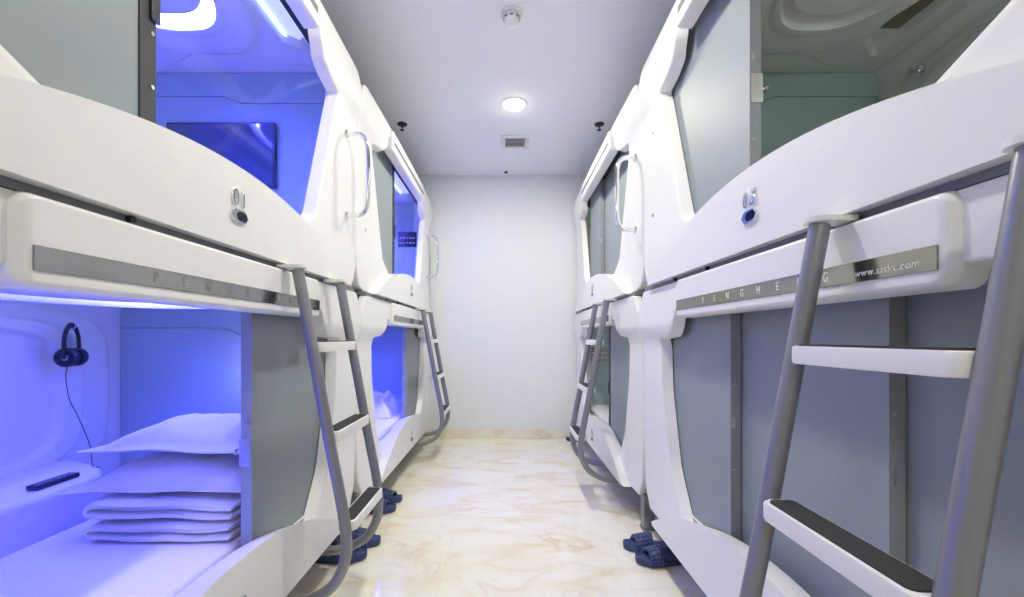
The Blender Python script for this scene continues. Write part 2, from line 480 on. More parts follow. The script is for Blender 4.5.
    for i in range(len(V) - 1):
        for k in range(K_):
            bm.faces.new((V[i][k], V[i][(k + 1) % K_], V[i + 1][(k + 1) % K_], V[i + 1][k]))
    cm = finish(bm, 'ceiling_moulding', M['inner'], root, 50)
    def ring(nm, ra, rb, zz, m, par):
        bm = bmesh.new(); n = 2.7; K = 96; L = []
        for r in (ra, rb):
            row = []
            for k in range(K):
                a = 2 * PI * k / K
                c, s = math.cos(a), math.sin(a)
                u = 0.63 * r * math.copysign(abs(c) ** (2 / n), c); w = 0.27 * r * math.copysign(abs(s) ** (2 / n), s)
                row.append((u, w))
            L.append(row)
        lo = [[bm.verts.new((u, w + 0.62, zz)) for u, w in row] for row in L]
        hi = [[bm.verts.new((u, w + 0.62, zz + 0.006)) for u, w in row] for row in L]
        for k in range(K):
            j = (k + 1) % K
            bm.faces.new((lo[0][k], lo[0][j], lo[1][j], lo[1][k])); bm.faces.new((hi[0][k], hi[1][k], hi[1][j], hi[0][j]))
            bm.faces.new((lo[0][k], hi[0][k], hi[0][j], lo[0][j])); bm.faces.new((lo[1][k], lo[1][j], hi[1][j], hi[1][k]))
        return finish(bm, nm, m, par, 40)
    if lit:
        ring('light_ring', 0.955, 0.992, Z(zc + 0.009), M['led_up' if up else 'led'], cm)['label'] = 'glowing blue light ring'
        for s_ in (-1, 1):
            c0 = 0.62 + s_ * 0.405
            tp = [(-0.86, -s_ * 0.055), (0.86, -s_ * 0.055), (0.76, s_ * 0.062), (-0.76, s_ * 0.062)]
            bm = bmesh.new()
            lo = [bm.verts.new((u, c0 + w, Z(zc + 0.026))) for u, w in tp]; hi = [bm.verts.new((u, c0 + w, Z(zc + 0.032))) for u, w in tp]
            bm.faces.new(lo); bm.faces.new(hi)
            for q in range(4): bm.faces.new((lo[q], lo[(q + 1) % 4], hi[(q + 1) % 4], hi[q]))
            lp = finish(bm, 'light_panel', M['led_panel'], cm)
            box('light_strip', -0.84, 0.84, c0 - s_ * 0.055 - 0.006, c0 - s_ * 0.055 + 0.006, Z(zc + 0.016), Z(zc + 0.022), M['led_strip'], cm)
    else:
        for s_ in (-1, 1):
            box('lamp_cover', -0.74, 0.74, 0.62 + s_ * 0.405 - 0.05, 0.62 + s_ * 0.405 + 0.05, Z(zc + 0.022), Z(zc + 0.028), M['amber'], cm)
    # ---- end panels (two pieces around a stepped groove), each on its own inner side
    pt_, pb = Z(zc - 0.006), Z(fb + 0.02)
    g = Z(zc - 0.16)
    for s_ in (-1, 1):
        xa, xb = s_ * (x1 - t), s_ * (x1 - t - 0.010)
        bm = bmesh.new()
        ya, yb2 = 0.20, BACKW - 0.008
        gl = [(ya, g), (0.62, g), (0.70, g + 0.035), (yb2, g + 0.035)]
        for poly in ([(ya, pt_)] + [(y, z + 0.002) for y, z in gl] + [(yb2, pt_)], [(ya, pb)] + [(y, z - 0.002) for y, z in gl] + [(yb2, pb)]):
            va = [bm.verts.new((xa, y, z)) for y, z in poly]; vb = [bm.verts.new((xb, y, z)) for y, z in poly]
            n = len(poly)
            bm.faces.new(va); bm.faces.new(vb)
            for i in range(n): bm.faces.new((va[i], va[(i + 1) % n], vb[(i + 1) % n], vb[i]))
        finish(bm, 'end_panel', M['endpanel'], root)
    # ---- moulded rear wall with a rounded bulge
    vc, hv = (fb + zc) / 2 + 0.04, 0.30
    def rfn(s, t_):
        u = -1.03 + 2.06 * s; z = fb + 0.006 + (zc - fb - 0.008) * t_
        n = 5
        r = ((abs(u) / 0.74) ** n + (abs(z - vc) / hv) ** n) ** (1 / n)
        h = 0.030 * sstep(1.11, 1.06, r) - 0.022 * sstep(0.955, 0.91, r)
        h += 0.010 * sstep(1.30, 1.27, r)
        k = max(0, z - (zc - 0.07)); h += 6.0 * k * k              # coved top
        return Vector((u, BACKW - 0.004 - h, Z(z)))
    grid('rear_moulding', 240, 110, rfn, M['inner'], root, 60)
    # ---- side shelf along the rear wall
    lz0, lz1 = fb + 0.006, fb + 0.208
    lo = fillet([(0.832, Z(lz0), 0), (BACKW - 0.03, Z(lz0), 0), (BACKW - 0.03, Z(lz1), 0), (0.832, Z(lz1), 0.03)], 6)
    bm = bmesh.new()
    ends = [-1.0, 0.42, 0.52, 0.60, 0.66]; sh = [0, 0, 0.03, 0.10, 0.24]
    rows = [[bm.verts.new((ux, min(p[0] + d_ * (1 if p[0] < 1.0 else 0), BACKW - 0.03), p[1])) for p in lo] for ux, d_ in zip(ends, sh)]
    for i in range(len(rows) - 1):
        for k in range(len(lo)):
            bm.faces.new((rows[i][k], rows[i][(k + 1) % len(lo)], rows[i + 1][(k + 1) % len(lo)], rows[i + 1][k]))
    bm.faces.new(rows[0]); bm.faces.new(rows[-1])
    finish(bm, 'side_shelf', M['inner'], root, 40)
    # ---- reading lamp on the rear wall; the positive-u one is an added body for fill
    for lu in ((-0.77, 0.80) if up else (0.80,) if side == 'R' else ()):
        lathe('reading_or_added_lamp', [(0.001, 0.0), (0.026, 0.0), (0.026, -0.012), (0.014, -0.016), (0.014, -0.05), (0.001, -0.05)], M['chrome'], root, 20, (lu, BACKW - 0.035, Z(zc - 0.15)), 'y')
    # ---- sliding doors
    dz0, dz1 = (1.42, 2.325) if up else (0.302, 1.16)
    for u0, u1, yoff, edge in doors:
        y0d, y1d = DOOR0 + yoff, DOOR1 + yoff
        d = box('sliding_door', u0, u1, y0d, y1d, Z(dz0), Z(dz1), M['door'], root, 0.002)
        if not edge: continue
        sg = 1 if edge[-1] == '+' else -1
        e = u1 if sg > 0 else u0
        lz = 1.82 if up else (0.745 if len(doors) > 1 else 0.66)
        if edge[:-1] == 'stile':
            xa, xb = sorted((e - sg * 0.046, e + sg * 0.001))
            box('door_stile', xa, xb, y0d - 0.004, y1d + 0.001, Z(dz0), Z(dz1), M['stile'], d, 0.003)
            xa, xb = sorted((e - sg * 0.020, e + sg * 0.006))
            box('lock_plate', xa, xb, y0d - 0.011, y0d - 0.003, Z(lz - 0.045), Z(lz + 0.045), M['darkmetal'], d, 0.003)
            lx, ly = e - sg * 0.012, y0d - 0.004
            for dz_ in (-0.20, -0.075):
                lathe('screw', [(0.001, -0.002), (0.005, -0.002), (0.005, 0.001), (0.001, 0.001)], M['steel'], d, 10, (lx, ly, Z(lz + dz_)), 'y')
        else:
            xa, xb = sorted((e, e + sg * 0.003))
            box('edge_trim', xa, xb, y0d - 0.001, y1d + 0.001, Z(dz0), Z(dz1), M['alu'], d, 0.001)
            xe = e + sg * 0.003
            xa, xb = sorted((xe, xe + sg * 0.0025))
            if len(doors) == 1:
                box('lock_plate', xa, xb, y0d + 0.003, y1d + 0.006, Z(lz - 0.046), Z(lz + 0.046), M['steel'], d, 0.001)
                lathe('thumb_turn', [(0.001, 0), (0.005, 0), (0.005, 0.012), (0.013, 0.015), (0.011, 0.020), (0.001, 0.022)], M['chrome'], d, 12, (e, y1d, Z(lz)), 'y')
                zs = ((0.10, 0.012),)
            else: zs = ((0.0, 0.018),)
            for dz_, hh in zs:
                box('latch', xa, xb, y0d + 0.004, y0d + 0.014, Z(lz + dz_ - hh), Z(lz + dz_ + hh), M['steel'], d, 0.001)
            for dz_ in (-0.16, 0.13):
                lathe('screw', [(0.001, 0), (0.0035, 0), (0.0035, sg * 0.002), (0.001, sg * 0.002)], M['steel'], d, 10, (xe, y0d + 0.010, Z(lz + dz_)), 'x')
    box('door_track', -0.99, 0.99, 0.098, 0.215 if len(doors) > 1 else 0.140, Z(dz1 + 0.004), Z(dz1 + 0.028), M['stile'], root, 0.002)
    if glass:
        u0, u1 = glass
        bm = bmesh.new(); add_box(bm, u0, u1, -0.0025, 0.0025, dz0 - dz1 + 0.012, 0.0)
        bmesh.ops.transform(bm, matrix=Matrix.Translation((0, 0.148, Z(dz1))) @ Matrix.Rotation(math.radians(14), 4, 'X'), verts=bm.verts)
        finish(bm, 'glass_pane', M['glass'], root)
    # ---- number badge
    bz = 1.418 if up else 0.305
    bd = text_mesh('number_badge', number, 0.062, M['chrome'], root, (0, -0.002, Z(bz - 0.006)), spacing=1.15, extrude=0.003, bevel=0.0012, sx=0.95)
    pill = fillet([(-0.036, Z(bz - 0.069), 0.016), (0.036, Z(bz - 0.069), 0.016), (0.036, Z(bz - 0.035), 0.016), (-0.036, Z(bz - 0.035), 0.016)], 6)
    pc = prism('key_plate', pill, -0.007, 0.004, M['chrome'], root, 0.004)
    pill2 = fillet([(-0.014, Z(bz - 0.065), 0.012), (0.030, Z(bz - 0.065), 0.012), (0.030, Z(bz - 0.040), 0.012), (-0.014, Z(bz - 0.040), 0.012)], 6)
    prism('sensor_window', pill2, -0.0085, -0.005, M['blackgloss'], pc, 0.001)
    # ---- chrome grab handle and plugs
    if up:
        hx = 0.935; zt_, zb_ = Z(2.03), Z(1.63); ym = FRONT_Y - 0.102
        path = smooth_path([(hx, FRONT_Y, zt_), (hx, FRONT_Y - 0.04, zt_), (hx, FRONT_Y - 0.072, zt_ - 0.006), (hx, ym + 0.010, zt_ - 0.03), (hx, ym, zt_ - 0.07), (hx, ym - 0.003, (zt_ + zb_) / 2), (hx, ym, zb_ + 0.07), (hx, ym + 0.010, zb_ + 0.03), (hx, FRONT_Y - 0.072, zb_ + 0.006), (hx, FRONT_Y - 0.04, zb_), (hx, FRONT_Y, zb_)], 6)
        bm = bmesh.new(); add_tube(bm, path, 0.0125, 16)
        for zz in (zt_, zb_): add_lathe(bm, [(0.001, FRONT_Y - 0.006), (0.020, FRONT_Y - 0.006), (0.022, FRONT_Y), (0.001, FRONT_Y)], 18, (hx, 0, zz), 'y')
        finish(bm, 'grab_handle', M['chrome'], root, 50)
        for zz in (zt_, zb_):
            lathe('screw_cap', [(0.001, FRONT_Y - 0.006), (0.008, FRONT_Y - 0.006), (0.010, FRONT_Y), (0.001, FRONT_Y)], M['steel'], root, 14, (-0.93, 0, zz), 'y')
    else:
        for sx in (-1, 1):
            far = (sx > 0) == (side == 'L')
            for yy in (0.245 if far else 0.10, 1.10):
                bm = bmesh.new()
                add_box(bm, sx * 0.985 - 0.03, sx * 0.985 + 0.03, yy - 0.03, yy + 0.03, 0.006, 0.192, 0.003)
                add_box(bm, sx * 0.985 - 0.035, sx * 0.985 + 0.035, yy - 0.035, yy + 0.035, 0.0, 0.008, 0.002)
                finish(bm, 'leg', M['rail'], root)
    return root

# ------------------------------------------------------------------ the setting
def slab(name, x0, x1, y0, y1, z0, z1, m):
    return structure(box(name, x0, x1, y0, y1, z0, z1, m))
slab('floor', ROOM_X0 - 0.1, ROOM_X1 + 0.1, ROOM_Y0 - 0.1, BACK + 0.1, -0.1, 0.0, M['floor'])
slab('ceiling', ROOM_X0 - 0.1, ROOM_X1 + 0.1, ROOM_Y0 - 0.1, BACK + 0.1, CEIL, CEIL + 0.1, M['ceil'])
slab('wall_back', ROOM_X0 - 0.1, ROOM_X1 + 0.1, BACK, BACK + 0.1, 0.0, CEIL, M['wall'])
slab('wall_left', ROOM_X0 - 0.1, ROOM_X0, ROOM_Y0, BACK, 0.0, CEIL, M['wall'])
slab('wall_right', ROOM_X1, ROOM_X1 + 0.1, ROOM_Y0, BACK, 0.0, CEIL, M['wall'])
slab('wall_front', ROOM_X0 - 0.1, ROOM_X1 + 0.1, ROOM_Y0 - 0.1, ROOM_Y0, 0.0, CEIL, M['wall'])
structure(box('baseboard_back', ROOM_X0, ROOM_X1, BACK - 0.014, BACK, 0.0, 0.092, M['skirt'], None, 0.003))

# ------------------------------------------------------------------ pods
G = 'sleeping capsules'
make_pod('lower', 'L', 0, 'white lower sleeping capsule, open and blue lit, holding stacked pillows', '02', doors=[(0.235, 0.99, 0, '-')], lit=True)
make_pod('upper', 'L', 0, 'white upper sleeping capsule numbered 01, blue lit with a wall television', '01', doors=[(-0.99, -0.157, 0, 'stile+')], lit=True, glass=(-0.157, 0.97))
make_pod('lower', 'L', 1, 'small far lower sleeping capsule, blue lit, with rumpled bedding inside', '04', doors=[(0.28, 0.99, 0, '-')], lit=True)
make_pod('upper', 'L', 1, 'far upper sleeping capsule glowing blue beside the back wall', '03', doors=[(-0.99, -0.12, 0, 'stile+')], lit=True, glass=(-0.12, 0.97))
make_pod('lower', 'R', 0, 'white lower sleeping capsule with three closed slate grey door panels', '06', doors=[(-0.99, -0.299, 0, '+'), (-0.35, 0.268, 0.038, '+'), (0.22, 0.99, 0.076, None)])
make_pod('upper', 'R', 0, 'white unlit upper sleeping capsule with oval ceiling recess, above closed grey doors', '05', doors=[(-0.99, -0.184, 0, '+')])
make_pod('lower', 'R', 1, 'far lower sleeping capsule, half open and unlit, behind the ladder by back wall', '08', doors=[(0.11, 0.99, 0, 'stile-')])
make_pod('upper', 'R', 1, 'far upper sleeping capsule, unlit, with dark closed sliding doors', '07', doors=[(-0.60, -0.20, 0, '+'), (-0.25, 0.99, 0.038, None)])

# ------------------------------------------------------------------ ladders
def make_ladder(side, idx, u0, u1, label):
    loc, rz = ((-A_L, YC[idx], 0), PI / 2) if side == 'L' else ((A_R, YC[idx], 0), -PI / 2)
    root = thing('ladder', label, 'ladder', loc, rz, 'bunk ladders')
    prof = [(0.040, 1.260), (0.070, 1.10), (0.111, 0.88), (0.151, 0.66), (0.186, 0.48), (0.200, 0.38), (0.195, 0.29), (0.155, 0.212), (0.09, 0.170), (0.02, 0.151), (-0.08, 0.148)]
    def w_at(z):
        for (w0, z0), (w1, z1) in zip(prof, prof[1:]):
            if z0 >= z >= z1: return w0 + (w1 - w0) * (z0 - z) / (z0 - z1)
    for u in (u0, u1):
        path = smooth_path([(u, -w, z) for w, z in prof], 7)
        rl = tube('rail', path, 0.0185, M['rail'], root, 18)
        cap = fillet([(u - 0.026, -0.068, 0.025), (u + 0.026, -0.068, 0.025), (u + 0.026, 0.02, 0.005), (u - 0.026, 0.02, 0.005)], 6)
        bm = bmesh.new()
        a = [bm.verts.new((p[0], p[1], 1.2645)) for p in cap]; b = [bm.verts.new((p[0], p[1], 1.2745)) for p in cap]
        bm.faces.new(a); bm.faces.new(b)
        for i in range(len(a)): bm.faces.new((a[i], a[(i + 1) % len(a)], b[(i + 1) % len(a)], b[i]))
        finish(bm, 'hook_plate', M['white'], root)
    for z in (1.020, 0.719, 0.419):
        w = w_at(z); d0, d1 = -(w + 0.030), -(w - 0.034)
        x0, x1 = u0 + 0.016, u1 - 0.016
        r = 0.018
        ol = fillet([(x0, d0, r), (x1, d0, r), (x1, d1, r), (x0, d1, r)], 6)
        bm = bmesh.new()
        hs = 0.034
        prof2 = [(0.0, -hs), (-0.0, -hs + 0.006), (0.0, 0.0)]
        lo = [bm.verts.new((p[0], p[1], z - hs)) for p in ol]; hi = [bm.verts.new((p[0], p[1], z)) for p in ol]
        fl = bm.faces.new(list(reversed(lo))); fh = bm.faces.new(hi); n = len(ol)
        for i in range(n): bm.faces.new((lo[i], lo[(i + 1) % n], hi[(i + 1) % n], hi[i]))
        bmesh.ops.bevel(bm, geom=list(fl.edges) + list(fh.edges), offset=0.004, segments=2, profile=0.5, affect='EDGES')
        stp = finish(bm, 'step', M['white'], root, 40)
        o2 = fillet([(x0 + 0.012, d0 + 0.008, 0.012), (x1 - 0.012, d0 + 0.008, 0.012), (x1 - 0.012, d1 - 0.006, 0.012), (x0 + 0.012, d1 - 0.006, 0.012)], 6)
        bm = bmesh.new()
        lo = [bm.verts.new((p[0], p[1], z - 0.001)) for p in o2]; hi = [bm.verts.new((p[0], p[1], z + 0.003)) for p in o2]
        bm.faces.new(lo); bm.faces.new(hi); n = len(o2)
        for i in range(n): bm.faces.new((lo[i], lo[(i + 1) % n], hi[(i + 1) % n], hi[i]))
        finish(bm, 'tread', M['grip'], stp)
        for ux, sg in ((x0, -1), (x1, 1)):
            lathe('peg', [(0.001, ux - sg * 0.002), (0.012, ux - sg * 0.002), (0.012, ux + sg * 0.004), (0.001, ux + sg * 0.004)], M['rail'], stp, 14, (0, -w, z - 0.017), 'x')
    return root
make_ladder('L', 0, 0.255, 0.62, 'grey ladder hooked on capsule beside the pillow stack')
make_ladder('L', 1, 0.26, 0.62, 'grey ladder on the far blue capsule, ending near the white back wall')
make_ladder('R', 0, 0.315, 0.669, 'large grey ladder with white steps before the slate grey doors')
make_ladder('R', 1, 0.30, 0.64, 'small grey ladder on the far unlit capsule beside the back wall')

# ------------------------------------------------------------------ bedding
def pod_matrix(side, idx):
    return ((-A_L, YC[idx]), PI / 2) if side == 'L' else ((A_R, YC[idx]), -PI / 2)

def to_world(side, idx, u, y):
    (px, py), rz = pod_matrix(side, idx)
    return (px - y, py + u) if side == 'L' else (px + y, py - u)

def mattress(side, idx, label):
    bm = bmesh.new()
    add_box(bm, -1.0, 1.0, 0.155, 0.825, 0.308, 0.362, 0.02, 4)
    o = finish(bm, 'mattress', M['cloth'], None, 50)
    (px, py), rz = pod_matrix(side, idx)
    o.location = (px, py, 0); o.rotation_euler = (0, 0, rz)
    return tag(o, label, 'mattress')
mattress('L', 0, 'white sheeted mattress under the stacked pillows and quilts')
mattress('L', 1, 'white mattress under crumpled bedding in the far blue capsule')
mattress('R', 1, 'white mattress in the far half open unlit capsule')

def pillow_mesh(hx, hy, h, seed, sag=0.0, flange=0.03):
    bm = bmesh.new(); n = 44; mlt = 30
    def P(i, j, sgn):
        s, t = -1 + 2 * i / n, -1 + 2 * j / mlt
        ss = math.copysign(abs(s) ** 0.9, s); tt = math.copysign(abs(t) ** 0.9, t)
        x = ss * hx * (1 - 0.07 * (1 - tt * tt)); y = tt * hy * (1 - 0.07 * (1 - ss * ss))
        f = max(0, 1 - (abs(ss) / (1 - flange / hx)) ** 2.4) * max(0, 1 - (abs(tt) / (1 - flange / hy)) ** 2.4)
        f = f ** 0.48
        v = Vector((x * 7 + seed, y * 7, seed * 2.0 + sgn))
        wr = noise.noise(v) * 0.014 + noise.noise(Vector((x * 26 + seed, y * 7, sgn * 3))) * 0.011
        edge = max(abs(ss), abs(tt))
        z = sgn * (0.0022 + h * f * (1.0 if sgn > 0 else 0.34)) + wr * min(1, f * 1.5)
        z += noise.noise(Vector((x * 5 + seed, y * 5, 1.7))) * 0.010 * edge ** 3 + sag * (edge ** 3)
        return Vector((x, y, z))
    top = [[bm.verts.new(P(i, j, 1)) for j in range(mlt + 1)] for i in range(n + 1)]
    bot = [[bm.verts.new(P(i, j, -1)) for j in range(mlt + 1)] for i in range(n + 1)]
    for i in range(n):
        for j in range(mlt):
            bm.faces.new((top[i][j], top[i + 1][j], top[i + 1][j + 1], top[i][j + 1]))
            bm.faces.new((bot[i][j], bot[i][j + 1], bot[i + 1][j + 1], bot[i + 1][j]))
    per = [(i, 0) for i in range(n)] + [(n, j) for j in range(mlt)] + [(i, mlt) for i in range(n, 0, -1)] + [(0, j) for j in range(mlt, 0, -1)]
    for k in range(len(per)):
        a, b = per[k], per[(k + 1) % len(per)]
        bm.faces.new((top[a[0]][a[1]], top[b[0]][b[1]], bot[b[0]][b[1]], bot[a[0]][a[1]]))
    return bm

def quilt_mesh(hx, hy, layers, th, seed):
    """a quilt folded into layers: a ribbon zig-zagging in x-z, extruded along y"""
    bm = bmesh.new(); path = []
    for L in range(layers):
        z = th * (L + 0.5)
        xs = [-hx + th * 0.5 + (2 * hx - th) * k / 16 for k in range(17)]
        if L % 2: xs = xs[::-1]
        # layers run right -> left -> right so that the soft fold is on the -x side
        xs = [-x for x in xs]
        path += [(x, z) for x in xs]
        if L < layers - 1:
            ex = xs[-1]; sg = 1 if ex > 0 else -1
            for k in range(1, 6):
                a = -PI / 2 + PI * k / 6
                path.append((ex + sg * math.cos(a) * th * 0.5, z + th * 0.5 + math.sin(a) * th * 0.5))
    ny = 22; T = th * 0.512; n = len(path)
    rows = []
    for j in range(ny + 1):
        t = -1 + 2 * j / ny
        e = max(0, 1 - abs(t) ** 8) ** 0.5
        row = []
        for side_ in (1, -1):
            seq = range(n) if side_ == 1 else range(n - 1, -1, -1)
            for i in seq:
                p = Vector(path[i]); q0 = Vector(path[max(i - 1, 0)]); q1 = Vector(path[min(i + 1, n - 1)])
                d = (q1 - q0).normalized(); nr = Vector((-d.y, d.x))
                end = min(1, min(i, n - 1 - i) / 2.0)
                k = T * (0.35 + 0.65 * e) * (0.5 + 0.5 * end)
                pp = p + nr * side_ * k
                x, z = pp
                y = t * hy * (1 - 0.02 * math.sin(i * 0.5 + seed)) + 0.008 * noise.noise(Vector((x * 6, z * 30, seed)))
                z += 0.006 * noise.noise(Vector((x * 8 + seed, y * 8, z * 15)))
                x += 0.010 * noise.noise(Vector((y * 6, z * 20, seed + 5)))
                row.append(bm.verts.new((x, y, z)))
        rows.append(row)
    m_ = len(rows[0])
    for j in range(ny):
        for i in range(m_):
            bm.faces.new((rows[j][i], rows[j][(i + 1) % m_], rows[j + 1][(i + 1) % m_], rows[j + 1][i]))
    bm.faces.new(rows[0]); bm.faces.new(list(reversed(rows[-1])))
    return bm

# stack at the far end of the near blue capsule (world coordinates)
q1 = finish(quilt_mesh(0.235, 0.235, 2, 0.029, 1.0), 'folded_quilt', M['cloth'], None, 60, loc=(-1.125, 1.64, 0.365))
tag(q1, 'folded white quilt at the bottom of the bedding stack', 'quilt')
q2 = finish(quilt_mesh(0.245, 0.235, 2, 0.030, 4.0), 'folded_quilt', M['cloth'], None, 60, loc=(-1.135, 1.65, 0.433))
q2.rotation_euler = (0, 0.02, 0.02)
tag(q2, 'folded white quilt second from the bottom of the bedding stack', 'quilt')
p1 = finish(pillow_mesh(0.30, 0.24, 0.078, 2.0, -0.008, 0.04), 'pillow', M['cloth'], None, 60, loc=(-1.178, 1.67, 0.528))
p1.rotation_euler = (0, 0, 0.02)
tag(p1, 'white pillow lying below another pillow, on the folded quilts', 'pillow')
p2 = finish(pillow_mesh(0.285, 0.235, 0.076, 8.0, 0.0, 0.04), 'pillow', M['cloth'], None, 60, loc=(-1.162, 1.69, 0.650))
p2.rotation_euler = (0, 0, -0.03)
tag(p2, 'white pillow on top of the bedding stack', 'pillow')

# crumpled duvet in the far blue capsule
def duvet_fn(s, t):
    x = (s - 0.5) * 0.56; y = (t - 0.5) * 0.74
    e = min(1, min(s, 1 - s, t, 1 - t) / 0.22)
    h = 0.004 + 0.22 * (e ** 0.8) * (0.55 + 0.45 * noise.noise(Vector((x * 5, y * 5, 2.2)))) + 0.06 * e * abs(noise.noise(Vector((x * 14, y * 14, 4.4))))
    return Vector((x, y, max(0.003, h)))
dv = grid('crumpled_duvet', 44, 48, duvet_fn, M['cloth'], None, 80)
dv.location = (-1.24, 3.95, 0.362)
tag(dv, 'crumpled white duvet heaped inside the far blue capsule', 'duvet')

# ------------------------------------------------------------------ television, panel, remote, headphones
tv = thing('television', 'flat black television on the end wall of the blue upper capsule', 'television', (-1.43, YC[0] + 1.018, 1.785))
box('screen', -0.262, 0.262, -0.032, -0.028, 0.012, 0.318, M['screen'], tv)
box('casing', -0.272, 0.272, -0.030, -0.004, 0.0, 0.328, M['black'], tv, 0.004)
cp = thing('control_panel', 'dark control panel on the end wall inside the far upper capsule', 'control panel', (-0.99, YC[1] + 1.018, 1.94))
box('casing', -0.09, 0.09, -0.014, 0.0, 0.0, 0.15, M['black'], cp, 0.003)
cp2 = thing('control_panel', 'grey control panel on the end wall of the half open unlit capsule', 'control panel', (0.935, YC[1] + 1.018, 0.79))
box('casing', -0.08, 0.08, -0.014, 0.0, 0.0, 0.14, M['rail'], cp2, 0.003)
for cpx in (cp, cp2):
  bm = bmesh.new()
  for i in range(2):
    for j in range(5): add_box(bm, -0.075 + j * 0.032, -0.055 + j * 0.032, -0.016, -0.013, 0.03 + i * 0.05, 0.045 + i * 0.05)
  finish(bm, 'button_row', M['steel'], cpx)

rm = thing('remote_control', 'black remote control on the side shelf', 'remote control', (-1.628, 1.56, 0.509), math.radians(2))
box('body', -0.021, 0.021, -0.078, 0.078, 0.0, 0.018, M['black'], rm, 0.005, 3)
bm = bmesh.new()
for r_ in range(7):
    for c_ in range(3):
        add_box(bm, -0.014 + c_ * 0.011, -0.007 + c_ * 0.011, -0.065 + r_ * 0.017, -0.056 + r_ * 0.017, 0.0175, 0.0195)
finish(bm, 'keypad', M['seam'], rm)

hp = thing('headphones', 'black headphones with silver cup hanging on a hook in the blue capsule', 'headphones', (-1.868, 1.862, 0.955), math.radians(22))
arc = [(0, math.cos(a) * 0.058, 0.050 + math.sin(a) * 0.082) for a in [PI * k / 24 for k in range(25)]]
path = [(0, 0.060, -0.01)] + arc + [(0, -0.060, -0.01)]
bm = bmesh.new(); add_tube(bm, path, 0.006, 12, squash=2.2); finish(bm, 'headband', M['black'], hp, 50)
for s_ in (-1, 1):
    bm = bmesh.new()
    add_lathe(bm, [(0.001, s_ * 0.022), (0.030, s_ * 0.022), (0.040, s_ * 0.028), (0.040, s_ * 0.040), (0.033, s_ * 0.047), (0.001, s_ * 0.047)], 26, (0, s_ * 0.005, -0.005), 'y')
    c_ = finish(bm, 'ear_cup', M['black'], hp, 40)
    lathe('cup_trim', [(0.001, s_ * 0.045), (0.020, s_ * 0.045), (0.023, s_ * 0.048), (0.001, s_ * 0.050)], M['stile'] if s_ > 0 else M['steel'], c_, 26, (0, s_ * 0.003, -0.005), 'y')
    bm = bmesh.new()
    add_lathe(bm, [(0.014, s_ * 0.008), (0.036, s_ * 0.006), (0.040, s_ * 0.016), (0.036, s_ * 0.027), (0.014, s_ * 0.027)], 26, (0, s_ * 0.004, -0.005), 'y')
    finish(bm, 'ear_cushion', M['black'], hp, 50)
def hp_local(x, y, z):
    d = Matrix.Rotation(-math.radians(22), 3, 'Z') @ Vector((x + 1.868, y - 1.862, 0)); return (d.x, d.y, z - 0.955)
tube('cable', smooth_path([(0.0, -0.035, -0.044), hp_local(-1.86, 1.83, 0.86), hp_local(-1.86, 1.845, 0.77), hp_local(-1.83, 1.85, 0.70), hp_local(-1.75, 1.82, 0.585), hp_local(-1.69, 1.77, 0.5125), hp_local(-1.64, 1.75, 0.5115)], 8), 0.0018, M['black'], hp, 8)
hk = tube('wall_hook', smooth_path([(-1.955, 1.862, 1.068), (-1.90, 1.862, 1.067), (-1.868, 1.862, 1.069), (-1.85, 1.862, 1.085)], 5), 0.004, M['chrome'], None, 10)
tag(hk, 'small chrome hook carrying the headphones', 'hook')

